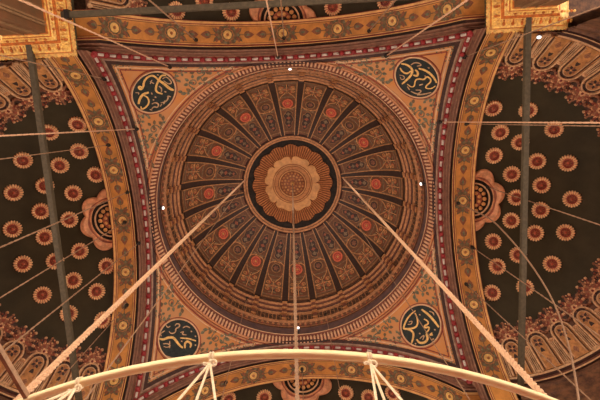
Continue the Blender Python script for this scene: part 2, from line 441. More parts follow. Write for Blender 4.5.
for k, (org, strokes) in RO.items():
    nm, az = PN[k]
    p, nn = pend_pt(az, 12.36)
    S = sph_patch(SPC, SPH, p - Vector(SPC), Vector((math.cos(az), math.sin(az), 0)))
    root = thing('calligraphy_roundel', 'round blue-black disc with gold Arabic calligraphy in the ' + nm + ' pendentive', 'roundel', group='calligraphy roundels', loc=p)
    iv = Matrix.Translation(-p)
    def bl(mb, name, mats):
        mb.v = [tuple(iv @ Vector(v)) for v in mb.v]
        return mb.build(name, mats, root)
    mb = MB(); mb.shape(S, circle(0, 0, 1.5, 48), .01, .05); bl(mb, 'disc', 'disc')
    mb = MB(); mb.ring(S, 0, 0, 1.46, 1.55, .01, .09, 0, 64); mb.ring(S, 0, 0, 1.6, 1.66, .01, .03, 1, 64); bl(mb, 'rim', ['tanline', 'redline'])
    mb = MB()
    for w, st in strokes:
        # smooth the stroke, then lay it on the disc
        pts = st
        for _ in range(2):
            q = [pts[0]]
            for a, b in zip(pts[:-1], pts[1:]):
                q += [(a[0] * .75 + b[0] * .25, a[1] * .75 + b[1] * .25), (a[0] * .25 + b[0] * .75, a[1] * .25 + b[1] * .75)]
            q.append(pts[-1]); pts = q
        P = []
        for (x, y) in pts:
            h = onsph(org[0] + x * .12, org[1] + y * .12, SPC, SPH - .065)
            P.append((h, (Vector(SPC) - h).normalized()))
        n = len(P)
        wd = [w * 1.25 * .12 * 34 / 486 * (.55 + .45 * math.sin(PI * (i + .5) / n)) for i in range(n)]
        mb.ribbon(P, wd, .02, 0 if w >= 10 else 1)
    bl(mb, 'script', ['script', 'script2'])

# ------------------------------------------------------------------ ring cornice and drum
drum = thing('drum_cornice', 'round carved cornice ringing the foot of the great dome', 'cornice', loc=(0, 0, 34.8))
def db(mb, name, mats, smooth=False):
    mb.v = [(x, y, z - 34.8) for x, y, z in mb.v]
    return mb.build(name, mats, drum, smooth)
mb = MB(); mb.lathe([(10.54, 34.62), (10.54, 34.78), (10.46, 34.8), (10.44, 34.9), (10.13, 35.72), (10.1, 35.78), (10.42, 35.86)], 192, mis=[1, 0, 1, 3, 2, 0]); db(mb, 'frieze', ['frieze', 'redline', 'tanline', 'friezedark'])
mb = MB(); N = 240
for i in range(N):      # spear-head dentils
    a = 2 * PI * i / N; 
    def q(r, z, da): return Vector((r * math.cos(a + da), r * math.sin(a + da), z))
    w = PI / N * .48
    # outer tooth
    mb.add([q(10.49, 34.84, -w), q(10.49, 34.84, w), q(10.36, 35.12, w), q(10.36, 35.12, -w), q(10.36, 34.80, -w), q(10.36, 34.80, w), q(10.27, 35.1, w), q(10.27, 35.1, -w)],
           [(4, 5, 6, 7), (0, 1, 5, 4), (3, 2, 6, 7), (0, 3, 7, 4), (1, 2, 6, 5)], 0)
    # pointed spear above it
    c0, c1, c2 = 10.26, 10.2, 10.12
    mb.add([q(10.30, 35.16, -w), q(10.30, 35.16, w), q(10.24, 35.4, w * 1.25), q(10.18, 35.62, 0), q(10.24, 35.4, -w * 1.25), q(10.16, 35.34, 0)],
           [(0, 1, 5), (1, 2, 5), (2, 3, 5), (3, 4, 5), (4, 0, 5)], 1)
    b = a + PI / N
    def q2(r, z, da): return Vector((r * math.cos(b + da), r * math.sin(b + da), z))
    mb.add([q2(10.42, 34.92, -w * .6), q2(10.42, 34.92, w * .6), q2(10.32, 35.16, w * .6), q2(10.32, 35.16, -w * .6)], [(0, 1, 2, 3)], 2)
db(mb, 'spear_dentils', ['frieze', 'tanline', 'friezedark'])
mb = MB(); mb.lathe([(10.42, 35.86), (10.46, 36.2), (10.46, 37.3), (10.4, 37.55)], 192); db(mb, 'dark_cove', 'cove', True)
mb = MB(); mb.lathe([(10.4, 37.55), (10.3, 37.55), (10.3, 37.66), (10.24, 38.2), (10.08, 38.3), (10.08, 38.42), (10.18, 38.45)], 192, mis=[0, 1, 0, 1, 1, 1]); db(mb, 'bell_frieze', ['brown', 'mould'])
mb = MB(); N = 144
for i in range(N):      # hanging bells
    a = 2 * PI * i / N
    S0 = sph_patch((0, 0, 37.9), 10.27, (math.cos(a), math.sin(a), 0), (0, 0, 1))
    mb.bump(S0, 0, .06, .12, .12, 0, 0, 8, 3, 1, 1.5)
    mb.bump(S0, 0, -.2, .06, .08, 0, 1, 6, 2)
db(mb, 'bells', ['mould', 'medred'], True)
mb = MB(); mb.lathe([(10.18, 38.45), (10.2, 39.75)], 192, mis=[0]); db(mb, 'lattice_ground', 'darkbrown')
mb = MB(); N = 192
for i in range(N):
    a = 2 * PI * i / N
    p = lambda r, z, d=0: (r * math.cos(a + d), r * math.sin(a + d), z)
    mb.tube([p(10.15, 38.5), p(10.15, 39.72)], .035, 5, i % 2)
    if i % 2 == 0: mb.tube([p(10.15, 38.6), p(10.15, 39.6, 2 * PI / N * 2)], .025, 4, 1)
db(mb, 'lattice', ['mould', 'giltdim'])
prof = [(10.2, 39.75), (10.06, 39.8), (10.02, 39.92), (10.06, 40.06), (9.98, 40.1), (9.98, 40.4), (9.88, 40.46), (9.84, 40.6), (9.9, 40.74), (9.86, 40.8), (9.84, 41.1), (9.76, 41.16), (9.70, 41.3), (9.76, 41.42), (9.74, 41.6), (9.70, 41.7)]
mb = MB(); mb.lathe(prof, 192, mis=[0, 0, 0, 1, 2, 0, 0, 0, 1, 2, 0, 0, 0, 1, 0]); db(mb, 'stepped_moulding', ['mould', 'maroon', 'mould2'])
def bracket():
    m = MB(); hw = .3
    for (r0_, r1_, z0, z1, w, mi) in ((9.9, 10.25, 38.5, 38.75, .34, 0), (9.98, 10.2, 38.75, 39.6, .26, 1), (9.84, 10.2, 39.6, 39.85, .36, 0), (9.78, 10.1, 39.85, 40.3, .3, 1), (9.68, 10.0, 40.3, 40.6, .36, 0), (9.66, 9.95, 40.6, 41.2, .28, 1), (9.55, 9.9, 41.2, 41.55, .36, 0)):
        m.box((r0_ + .07, -w * .62, z0 - 34.8), (r1_, w * .62, z1 - 34.8), mi)
    return m.build('bracket', ['gilt', 'mould2'], drum)
br = bracket()
for k in range(24):
    o = br if k == 0 else dup(br, drum)
    o.rotation_euler = (0, 0, R_(7.5 + 15 * k))

# ------------------------------------------------------------------ the dome
DC = (0, 0, 40.14); DR = 9.81
dome = thing('dome', 'great round dome of dark painted panels and ribs around the ochre central rose', 'dome', loc=DC)
def dsp(az, el, off=0):
    d = Vector((math.cos(el) * math.cos(az), math.cos(el) * math.sin(az), math.sin(el)))
    return d * (DR - off), -d
def dS(s, el_deg, off=0):      # s metres sideways, elevation degrees; panel centred on azimuth 0
    el = R_(el_deg); return dsp(s / (DR * math.cos(el)), el, off)
mb = MB(); mb.lathe([(DR * 1.002 * math.cos(R_(e)), DR * 1.002 * math.sin(R_(e))) for e in range(8, 91, 2)], 96); mb.build('shell', 'darkbrown', dome, True)
def half(el, dg): return DR * math.cos(R_(el)) * R_(dg)
def make_panel(red):
    m = MB(); rings = []
    for i in range(26):
        e = 9.2 + (58.8 - 9.2) * i / 25
        rings.append([dsp(R_(-5.9 + 11.8 * j / 6), R_(e), .05)[0] for j in range(7)])
    m.loft(rings, 0, False)
    p = m.build('panel', 'field', dome)
    m = MB()
    for dg, w, mi in ((5.75, .085, 0), (5.0, .05, 1)):
        for sg in (-1, 1): m.ribbon([dsp(sg * R_(dg), R_(9.6 + 48.8 * i / 24), .05) for i in range(25)], w, .05, mi)
    for e, w, mi in ((10.6, .16, 0), (13, .07, 1), (29.3, .06, 1), (40.6, .05, 1), (56.6, .1, 0)):
        m.ribbon([dsp(R_(-5.4 + 10.8 * i / 8), R_(e), .05) for i in range(9)], w, .05, mi)
    m.build('frame', ['giltdim', 'ornament'], p)
    # medallion
    m = MB(); S = sph_patch((0, 0, 0), DR - .05, dsp(0, R_(34.8))[0], (0, 0, 1))
    if red:
        Sm = lambda s, t, off=0: S(s * .78, t, off); m.shape(Sm, circle(0, 0, .56, 28), .01, .05, 0); m.ring(Sm, 0, 0, .5, .62, .02, .09, 1, 28); m.ring(Sm, 0, 0, .26, .32, .06, .03, 1, 20); m.bump(S, 0, 0, .15, .09, .05, 2)
    else:
        Sm = lambda s, t, off=0: S(s * .8, t, off); m.shape(Sm, circle(0, 0, .52, 28), .01, .05, 0); m.ring(Sm, 0, 0, .48, .57, .02, .07, 1, 28); m.shape(Sm, lobed(0, 0, .26, .07, 6), .06, .02, 2)
    m.build('medallion', ['medred', 'hub', 'star2'] if red else ['meddark', 'giltdim', 'mauve'], p)
    # corner leaves round the medallion and arabesque below
    m = MB()
    for sg in (-1, 1):
        for (x, e, g, l, w, mi) in ((.62, 31.3, .7, .34, .18, 1), (.5, 39, 2.2, .3, .16, 0), (.28, 38.6, 1.9, .3, .14, 2)):
            S2 = sph_patch((0, 0, 0), DR - .05, dS(sg * x, e)[0], (0, 0, 1)); m.shape(S2, leaf(0, 0, g if sg > 0 else PI - g, l, w), .01, .03, mi)
    S = sph_patch((0, 0, 0), DR - .05, dS(0, 21)[0], (0, 0, 1))
    m.shape(S, lobed(0, -.05, .36, .1, 4, 40), .01, .03, 0)
    m.shape(S, lobed(0, -.05, .2, .05, 8, 40), .04, .02, 1)
    m.bump(S, 0, -.05, .09, .05, .05, 3)
    for sg in (-1, 1):
        for w_ in (-1, 1):
            m.line(S, [(sg * a, w_ * b) for a, b in spiral(.5, .48, .24, .04, -2.2, 1.3, 16)], .06, .01, .035, 2)
            m.shape(S, leaf(sg * .3, w_ * .3, math.atan2(w_, sg) + .5 * sg * w_, .5, .2), .01, .03, 1)
            m.shape(S, leaf(sg * .1, w_ * .75, math.atan2(w_ * .6, sg * .6), .44, .18), .01, .03, 0)
        m.shape(S, leaf(sg * .45, -.05, 0 if sg > 0 else PI, .36, .22), .01, .03, 2)
        m.shape(S, leaf(0, sg * .42, sg * PI / 2, .62, .26), .01, .03, 3)
    m.shape(S, leaf(0, -1.3, PI, .6, .2), .01, .03, 1); m.shape(S, leaf(0, -1.3, 0, .6, .2), .01, .03, 1)
    for sg in (-1, 1):
        P_ = [dS(sg * x, e, .06) for x, e in ((.1, 24), (.55, 28), (.78, 31.5), (.8, 35), (.66, 38), (.3, 39.4), (.0, 39.4))]
        m.ribbon(P_, .06, .05, 2)
    m.line(S, [(0, -1.4), (0, .9)], .07, .01, .03, 2); m.line(S, [(-.75, 0), (.75, 0)], .06, .01, .03, 2)
    m.build('arabesque', ['ornament', 'ornament2', 'gilt', 'meddark'], p)
    # long lobed cartouche towards the rose
    m = MB(); S = sph_patch((0, 0, 0), DR - .05, dS(0, 48)[0], (0, 0, 1))
    out = []
    for i in range(40):
        a = 2 * PI * i / 40
        yy = 1.12 * math.sin(a); wv = (.30 - .06 * yy) * (1 + .22 * math.cos(7 * a))
        out.append((wv * math.cos(a) * 1.25, yy))
    m.shape(S, [(x * 1.12, y * 1.06) for x, y in out], .01, .02, 1)
    m.shape(S, out, .035, .02, 0)
    for y in (-.72, -.2, .3, .72): m.shape(S, lobed(0, y, .15 - .04 * y, .04, 4, 24), .06, .015, 2 if y in (-.2, .72) else 3)
    m.line(S, [(0, -.95), (0, .95)], .03, .06, .012, 3)
    m.build('cartouche', ['meddark', 'giltdim', 'ornament2', 'ornament'], p)
    return p
pr, pd = make_panel(True), make_panel(False)
for k in range(24):
    src = pr if k % 2 == 0 else pd
    o = src if k < 2 else dup(src, dome)
    o.rotation_euler = (0, 0, R_(15 * k))
def make_rib():
    m = MB()
    rings = []
    for i in range(25):
        e = R_(8.6 + 50.6 * i / 24); h = R_(1.6)
        rings.append([dsp(-h, e, 0)[0], dsp(-h, e, .2)[0], dsp(h, e, .2)[0], dsp(h, e, 0)[0]])
    m.loft(rings, 0, True, True)
    for sg in (-1, 1):
        m.ribbon([dsp(sg * R_(1.95), R_(8.8 + 50 * i / 24), .06) for i in range(25)], .06, .14, 1)
    return m.build('rib', ['rib', 'gilt'], dome)
rb = make_rib()
for k in range(24):
    o = rb if k == 0 else dup(rb, dome)
    o.rotation_euler = (0, 0, R_(7.5 + 15 * k))

# ------------------------------------------------------------------ central rose
rose = thing('central_rose', 'round gilded rose with copper flutes and an ochre star at the top of the dome', 'rose', loc=(0, 0, DC[2] + DR - .1))
RZ = rose.location.z
S9 = sph_patch(DC, DR, (0, 0, 1), (0, 1, 0))
def rS(r, a, off=0):
    # true horizontal radius
    el = math.acos(min(r / DR, 1)); d = Vector((math.cos(el) * math.cos(a), math.cos(el) * math.sin(a), math.sin(el)))
    p = Vector(DC) + d * (DR - off); return p, -d
def rb_(mb, name, mats, smooth=False):
    mb.v = [(x, y, z - RZ) for x, y, z in mb.v]; return mb.build(name, mats, rose, smooth)
def band(mb, r0_, r1_, o0, o1, mi=0, n=96, steps=3):
    mb.loft([[rS(r0_ + (r1_ - r0_) * i / steps, 2 * PI * j / n, o0 + (o1 - o0) * i / steps)[0] for j in range(n)] for i in range(steps + 1)], mi)
mb = MB(); band(mb, 5.16, 5.04, .02, .3, 1, 120, 1); band(mb, 5.04, 4.86, .3, .3, 0, 120, 1); band(mb, 4.86, 4.78, .3, .2, 2, 120, 1); band(mb, 4.78, 4.62, .24, .24, 0, 120, 1); band(mb, 4.62, 4.54, .24, .05, 1, 120, 1); rb_(mb, 'outer_moulding', ['mould', 'maroon', 'mould2'])
mb = MB(); band(mb, 4.62, 3.2, .05, .05, 0); rb_(mb, 'black_ground', 'black')
mb = MB(); NF = 96        # fluted collar with a scalloped rim
ringi = []
for i in range(NF * 4):
    a = 2 * PI * i / (NF * 4); ph = i % 4
    lob = 4.02 + .12 * (abs(math.cos(8 * a)) * 2 - 1)
    o = (.10, .2, .26, .2)[ph]
    ringi.append((a, lob, o, ph))
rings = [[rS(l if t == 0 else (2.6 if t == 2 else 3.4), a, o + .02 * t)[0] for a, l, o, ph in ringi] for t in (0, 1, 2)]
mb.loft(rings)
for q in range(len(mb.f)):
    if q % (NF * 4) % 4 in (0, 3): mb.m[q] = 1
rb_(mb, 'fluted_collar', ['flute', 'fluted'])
mb = MB()
pts = []
for i in range(160):
    a = 2 * PI * i / 160; x = (a / (2 * PI) * 8) % 1; d = min(x, 1 - x)
    r = 2.88 - .06 * math.cos(2 * PI * x * 2) - (.34 * max(0, 1 - d / .07))
    pts.append((r, a))
mb.loft([[rS(r * f, a, o)[0] for r, a in pts] for f, o in ((1, .2), (1, .33), (.93, .36), (.8, .34), (.6, .33), (.3, .33))])
rb_(mb, 'star', 'star')
mb = MB(); band(mb, 2.12, 2.04, .33, .42, 1, 64, 1); band(mb, 2.04, 1.94, .42, .42, 0, 64, 1); band(mb, 1.94, 1.86, .42, .35, 1, 64, 1); band(mb, 1.86, 1.52, .38, .38, 2, 64, 1); band(mb, 1.52, 1.46, .36, .46, 1, 64, 1); band(mb, 1.46, 1.36, .46, .46, 0, 64, 1); band(mb, 1.36, 1.3, .46, .36, 1, 64, 1)
rb_(mb, 'ring_moulding', ['star', 'fluted', 'star2'])
mb = MB(); mb.poly([rS(1.34, 2 * PI * i / 48, .36) for i in range(48)], .03, 0, rS(.001, 0, .36))
for rr, n, sz, mi in ((1.12, 20, .13, 1), (.82, 14, .13, 2), (.5, 10, .12, 1)):
    for i in range(n):
        a = 2 * PI * i / n; p, nn = rS(rr, a); S = sph_patch(DC, DR, p - Vector(DC), (math.cos(a), math.sin(a), 0)); mb.bump(S, 0, 0, sz, .08, .38, mi, 8, 3)
rb_(mb, 'filigree_plate', ['fluted', 'star2', 'star'], True)
mb = MB(); mb.bump(S9, 0, 0, .26, .3, .38, 0, 16, 4); mb.bump(S9, 0, 0, .12, .5, .38, 1, 12, 4); rb_(mb, 'boss', ['star', 'script'], True)

# ------------------------------------------------------------------ semi-domes, aprons and apse walls
CX = A + 2.4
def sd_pt(az, el, off=0):      # local to a side: +x points outwards
    d = Vector((math.cos(el) * math.cos(az), math.cos(el) * math.sin(az), math.sin(el)))
    return Vector((CX, 0, SPC[2])) + d * (RHO - off), -d
EB = R_(30.6)
for sd, mx in SIDES.items():
    mb = MB(); n = 64
    mb.loft([[sd_pt(-PI / 2 + PI * j / n, R_(46) + (PI / 2 - R_(46)) * i / 24)[0] for j in range(n + 1)] for i in range(25)], 0, False)
    o = mb.build('semi_dome', 'green', None, True); o.matrix_world = mx
    tag(o, 'dark green half dome with rosettes beyond the ' + SIDENAME[sd] + ' arch', 'half dome', 'dark green half domes', 'structure')
    mb = MB()
    mb.loft([[sd_pt(-PI / 2 + PI * j / n, EB + (R_(46.2) - EB) * i / 10)[0] for j in range(n + 1)] for i in range(11)], 0, False)
    o = mb.build('wall_apron', 'niche2', None, True); o.matrix_world = mx
    tag(o, 'russet band behind the niches of the ' + SIDENAME[sd] + ' half dome', 'wall', 'russet niche bands', 'structure')
    # base cornice
    lo_, hi_ = {'left': (90, 76), 'right': (76, 90), 'far': (76, 76), 'near': (76, 76)}[sd]
    mb = MB(); zb = SPC[2] + RHO * math.sin(EB); rbz = RHO * math.cos(EB)
    prof = [(rbz + .1, zb + .12), (rbz - .16, zb + .1), (rbz - .22, zb), (rbz - .14, zb - .1), (rbz - .12, zb - .2), (rbz - .02, zb - .24), (rbz + .02, zb - .42), (rbz - .06, zb - .46), (rbz - .06, zb - .6), (rbz + .1, zb - .62)]
    mb.lathe(prof, 72, -R_(lo_), R_(hi_), mis=[0, 0, 0, 1, 1, 2, 0, 0, 1], c=(CX, 0))
    o = mb.build('apse_cornice', ['pale', 'maroon', 'mould2'], None); o.matrix_world = mx
    tag(o, 'curved banded cornice under the niches beyond the ' + SIDENAME[sd] + ' arch', 'cornice', 'curved apse cornices')
    mb = MB(); mb.lathe([(rbz + .08, zb - .5), (rbz + .08, zb - .9), (rbz - .04, zb - .94), (rbz - .06, zb - 1.04), (rbz + .06, zb - 1.1), (rbz + .08, zb - 1.6), (rbz - .03, zb - 1.66), (rbz - .03, zb - 1.8), (rbz + .1, zb - 1.86), (rbz + .1, 21.5), (rbz + .6, 21.5), (rbz + .6, zb)], 72, -R_(lo_), R_(hi_), c=(CX, 0))
    o = mb.build('wall_' + sd, 'wall', None); o.matrix_world = mx
    tag(o, kind='structure')

# ------------------------------------------------------------------ rosettes on the half domes
def make_rosette():
    root = thing('rosette', 'x', 'rosette')
    S = lambda s, t, off=0: (Vector((s, t, off)), Vector((0, 0, 1)))
    m = MB(); K = 20
    rings = []
    for (r_, h, am) in ((.56, .03, .05), (.52, .12, .05), (.40, .11, .02), (.30, .06, 0)):
        rings.append([((r_ + am * (abs(math.cos(K * a / 2)) * 2 - 1)) * math.cos(a), (r_ + am * (abs(math.cos(K * a / 2)) * 2 - 1)) * math.sin(a), h + (.035 * abs(math.cos(K * a / 2)) if am else 0)) for a in [2 * PI * j / (K * 6) for j in range(K * 6)]])
    rings.insert(0, [(x, y, -.06) for x, y, z in rings[0]])
    m.loft(rings)
    for j in range(K):
        a = 2 * PI * (j + .5) / K
        m.tube([(.34 * math.cos(a), .34 * math.sin(a), .11), (.55 * math.cos(a), .55 * math.sin(a), .125)], .018, 4, 1)
    m.build('petal_ring', ['petal', 'petalshade'], root)
    m = MB(); m.loft([[(r_ * math.cos(2 * PI * j / 32), r_ * math.sin(2 * PI * j / 32), h) for j in range(32)] for r_, h in ((.34, .04), (.34, .13), (.30, .15), (.27, .09), (.02, .07))], 0, True, False, [1, 1, 0, 0])
    for j in range(8):
        a = 2 * PI * j / 8; m.shape(S, leaf(.08 * math.cos(a), .08 * math.sin(a), a, .18, .09), .09, .02, 2)
    m.build('cup', ['hubred', 'hub', 'petalshade'], root)
    m = MB(); m.bump(S, 0, 0, .12, .16, .07, 0, 12, 4); m.build('hub', 'hub', root, True)
    return root
ros0 = make_rosette(); ros_used = [False]
ROS = dict(
 left=[(78,124),(49,132),(23,160),(60,165),(79.5,151),(96,174.5),(45,185.5),(13.5,192.5),(73.5,193),(41,211),(12.5,229),(69.5,219.5),(45,237),(80,251),(23,264),(55,261),(107,266),(73.5,280.5),(97,291.5),(42.5,295),(69,314),(103,320)],
 right=[(493,108),(528,110),(500,132),(554,129),(520,142),(494,155.5),(537,161),(568,163),(511.5,174),(541.5,185),(516,197.5),(572,199),(540.5,210),(511,220.5),(535,233),(565.5,232.5),(493,241.5),(518,255),(552,264),(497,266.5),(525,287.5),(492,293)],
 far=[(176,11),(204,1),(231,12),(333,7),(386,1)],
 near=[(228,399),(264,397),(346,392.5),(369,397),(393,393)])
ROSLAB = dict(
 left=['topmost, beside the arch under the pale horizontal wire', 'high up, touching the right of the iron tie rod', 'upper left, far to the left of the tie rod', 'upper middle, just right of the tie rod and above centre', 'second nearest the arch from the top, on a dark wire', 'nearest the arch, above the gilded shell',
       'upright on the tie rod, half hidden behind it', 'far left near the frame edge, above the long sloping wire', 'between tie rod and shell, above the sloping wire', 'left of the tie rod, at mid height', 'far left, just under the long sloping wire', 'left of the shell, just under the sloping wire',
       'left of the tie rod, second below the sloping wire', 'below left of the shell, on a dark wire', 'far left, lower third of the half dome', 'behind the tie rod in the lower third', 'nearest the arch below the shell', 'right of the tie rod in the lower third', 'near the arch, second below the shell', 'lower left, left of the tie rod',
       'lowest one behind the tie rod', 'lowest one beside the arch, above the thick rope'],
 right=['topmost, nearest the arch above the pale wire', 'topmost one behind the iron tie rod', 'just below the pale horizontal wire, near the arch', 'just below the pale wire, right of the tie rod', 'hidden partly behind the tie rod below the pale wire', 'nearest the arch above the gilded shell', 'right of the tie rod, second below the pale wire', 'far right, third below the pale wire',
       'left of the tie rod, upper right of the shell', 'right of tie rod, level with the shell top', 'directly right of the gilded shell', 'far right, on the pale sloping chain', 'right of the tie rod, just under the pale sloping chain', 'lower right of the gilded shell', 'right of the tie rod, second below the sloping chain', 'far right below the sloping chain',
       'nearest the arch below the shell', 'beside the tie rod, on the slack cable', 'right of the tie rod, beside the slack cable', 'near the arch on the lower sloping chain', 'lowest one behind the tie rod', 'lowest one beside the arch'],
 far=['leftmost under the slanting tie rod', 'second from the left at the top edge', 'just left of the gilded shell', 'just right of the gilded shell', 'rightmost at the top edge'],
 near=['leftmost near the bottom edge', 'second from the left at the bottom edge', 'just right of the gilded shell', 'second to the right of the shell', 'rightmost behind the rope sling'])
def place_rosette(sd, px, py, lab):
    mx = SIDES[sd]; c = mx @ Vector((CX, 0, SPC[2]))
    p = onsph(px, py, c, RHO - .01); n = (c - p).normalized()
    o = ros0 if not ros_used[0] else dup(ros0)
    ros_used[0] = True
    up = Vector((0, 0, 1)); x = up.cross(n).normalized(); y = n.cross(x)
    o.matrix_world = Matrix(((x.x, y.x, n.x, p.x), (x.y, y.y, n.y, p.y), (x.z, y.z, n.z, p.z), (0, 0, 0, 1)))
    tag(o, 'gilded rosette, ' + SIDENAME[sd] + ' half dome, ' + lab, 'rosette', 'gilded rosettes on the half domes')
for sd in ROS:
    for (px, py), lab in zip(ROS[sd], ROSLAB[sd]): place_rosette(sd, px, py, lab)

# ------------------------------------------------------------------ shells at the crowns
for sd, mx in SIDES.items():
    root = thing('shell_ornament', 'half round gilded shell with balls at the crown of the ' + SIDENAME[sd] + ' green half dome', 'shell ornament', group='gilded shells', mw=mx)
    S = sph_patch((CX, 0, SPC[2]), RHO, (0.001, 0, 1), (1, 0, 0))
    # local chart: t outwards from the arch, s along the arch
    t0 = .04
    def arcpts(r, n=40, am=0, k=7, a0=0, a1=PI): return [((r + am * (abs(math.sin(k * a)) * 2 - 1)) * math.cos(a) * 1.12, t0 + (r + am * (abs(math.sin(k * a)) * 2 - 1)) * math.sin(a) * 1.08) for a in [a0 + (a1 - a0) * i / n for i in range(n + 1)]]
    mb = MB()
    n = 84
    rings = []
    for r_, h, am in ((1.93, .02, .2), (1.88, .22, .2), (1.70, .32, .12), (1.5, .16, .04), (1.42, .1, 0), (1.36, .16, 0), (1.3, .03, 0)):
        rings.append([S(x, y, h)[0] for x, y in arcpts(r_, n, am, 3.5)])
    mb.loft(rings, 0, False, False, [0, 0, 0, 1, 0, 0]); mb.build('scalloped_rim', ['shell', 'shell2'], root)
    mb = MB(); mb.poly([S(x, y, .02) for x, y in arcpts(1.32)], .02, 0, S(0, t0 + .5, .02)); mb.build('dark_ground', 'black', root)
    mb = MB(); mb.line(S, arcpts(1.06, 32), .1, .04, .08, 0); mb.poly([S(x, y, .05) for x, y in arcpts(.58, 24)], .04, 1, S(0, t0 + .25, .05)); mb.build('inner_arc', ['pale', 'shell2'], root)
    mb = MB()
    for i in range(7):
        a = PI * (i + .5) / 7; mb.bump(S, .78 * 1.12 * math.cos(a), t0 + .8 * math.sin(a), .155, .2, .03, 0, 10, 4)
    for i in range(4):
        a = PI * (i + .5) / 4; mb.bump(S, .42 * 1.12 * math.cos(a), t0 + .42 * math.sin(a), .13, .18, .05, 0, 10, 4)
    mb.build('gilded_balls', 'ball', root, True)

# ------------------------------------------------------------------ niches round the foot of each half dome
def make_niche():
    root = thing('ornamental_niche', 'x', 'niche')
    S = sph_patch((0, 0, 0), RHO, (math.cos(R_(39.5)), 0, math.sin(R_(39.5))), (0, 0, 1))
    S0 = S
    def S(s, t, off=0): # t metres up the meridian; narrower towards the top
        return S0(s * (1 - .055 * t), t, off)
    def arch(w, y0, yc, n=14): return [(-w, y0)] + [(w * math.cos(PI - PI * i / n), yc + w * 1.1 * math.sin(PI * i / n)) for i in range(n + 1)] + [(w, y0)]
    m = MB(); m.shape(S, arch(.6, -1.75, .1), .05, .06, 0)
    m.shape(S, arch(.36, -1.6, .12), .11, .03, 0)
    m.build('panel', ['niche', 'niche2'], root)
    m = MB()
    m.line(S, arch(.66, -1.78, .1), .1, .05, .16, 0); m.line(S, arch(.5, -1.7, .1), .05, .08, .08, 1); m.line(S, arch(.4, -1.62, .12), .06, .1, .08, 0)
    m.build('arch_frame', ['pale', 'maroon'], root)
    m = MB()
    for q in range(8):
        a = q * PI / 4 + .2; m.shape(S, leaf(0, .1, a, .34, .22), .14, .03, 0 if q % 2 else 2)
    m.bump(S, 0, .1, .08, .07, .15, 1)
    m.shape(S, leaf(0, -.25, -PI / 2, .7, .26), .14, .03, 0); m.shape(S, leaf(0, -1.0, -PI / 2, .5, .3), .14, .03, 2)
    for sg in (-1, 1): m.shape(S, leaf(sg * .05, -.6, -PI / 2 + sg * .9, .4, .16), .14, .03, 2)
    m.build('flower', ['meddark', 'ball', 'crest'], root)
    m = MB(); rnd = random.Random(5)
    out = lobed(0, 1.16, .72, .12, 7, 63, 0, 1.24, 1.0)
    m.shape(S, out, .03, .1, 3)
    for i in range(9):
        a = PI * (-.16 + 1.32 * i / 8); m.shape(S, leaf(.16 * math.cos(a), 1.0 + .12 * math.sin(a), a, .8, .26), .13, .05, (0, 4)[i % 2])
        m.bump(S, .88 * math.cos(a) * 1.05, 1.02 + .9 * math.sin(a), .12, .14, .08, 1 if i % 2 else 0, 8, 3)
        m.bump(S, .52 * math.cos(a), 1.02 + .5 * math.sin(a), .07, .1, .16, 1, 6, 2)
    for i in range(34):
        a = rnd.random() * 2 * PI; r_ = math.sqrt(rnd.random()) * .76
        m.bump(S, r_ * math.cos(a) * 1.18, 1.14 + r_ * math.sin(a), .04 + .045 * rnd.random(), .1, .14, rnd.choice((0, 1, 4, 1, 2)), 6, 2)
    m.shape(S, lobed(0, .95, .2, .04, 6), .2, .05, 1); m.bump(S, 0, .95, .1, .08, .24, 2)
    m.build('leafy_crest', ['crest', 'crest2', 'hubred', 'darkbrown', 'ornament2'], root)
    for sg in (-1, 1):
        m = MB()
        for dx, mi in ((-.055, 0), (.055, 0)):
            m.tube([S(sg * .84 + dx, -1.65, .16)[0], S(sg * .84 + dx, -.9, .16)[0], S(sg * .84 + dx, -.15, .16)[0]], .04, 6, mi)
        m.tube([S(sg * .84, -1.65, .12)[0], S(sg * .84, -.15, .12)[0]], .06, 6, 1)
        cn = m.build('colonnette', ['pale', 'maroon', 'crest2'], root)
        m = MB(); m.bump(S, sg * .84, -.02, .15, .2, .06, 0, 8, 3); m.build('capital', 'crest2', cn)
        m = MB(); m.bump(S, sg * .84, -1.75, .15, .2, .06, 0, 8, 3); m.build('base', 'pale', cn)
    return root
nic = make_niche(); first = True
ORD = ['first', 'second', 'third', 'fourth', 'fifth', 'sixth', 'seventh', 'eighth']
for sd, ks in (('left', range(-8, 9)), ('right', range(-8, 9)), ('far', (-8, -7, 7, 8))):
    mx = SIDES[sd]
    for k in ks:
        o = nic if first else dup(nic)
        first = False
        o.matrix_world = mx @ Matrix.Translation((CX, 0, SPC[2])) @ Matrix.Rotation(R_(10.5 * k), 4, 'Z')
        # where it stands in the picture: + y is downwards in the photograph
        yy = (mx.to_3x3() @ Vector((0, k, 0)))
        if sd in ('left', 'right'):
            end = 'lower' if yy.y > 0 else 'upper'
            lab = 'ornate arched niche on the %s green half dome, %s from the %s pier' % (SIDENAME[sd], ORD[8 - abs(k)], end) if k else 'ornate arched niche at the middle of the %s green half dome' % SIDENAME[sd]
        else:
            end = 'left' if yy.x < 0 else 'right'
            lab = 'ornate arched niche at the top edge, %s from the %s pier' % (ORD[8 - abs(k)], end)
        tag(o, lab, 'niche', 'ornate niches round the half domes')

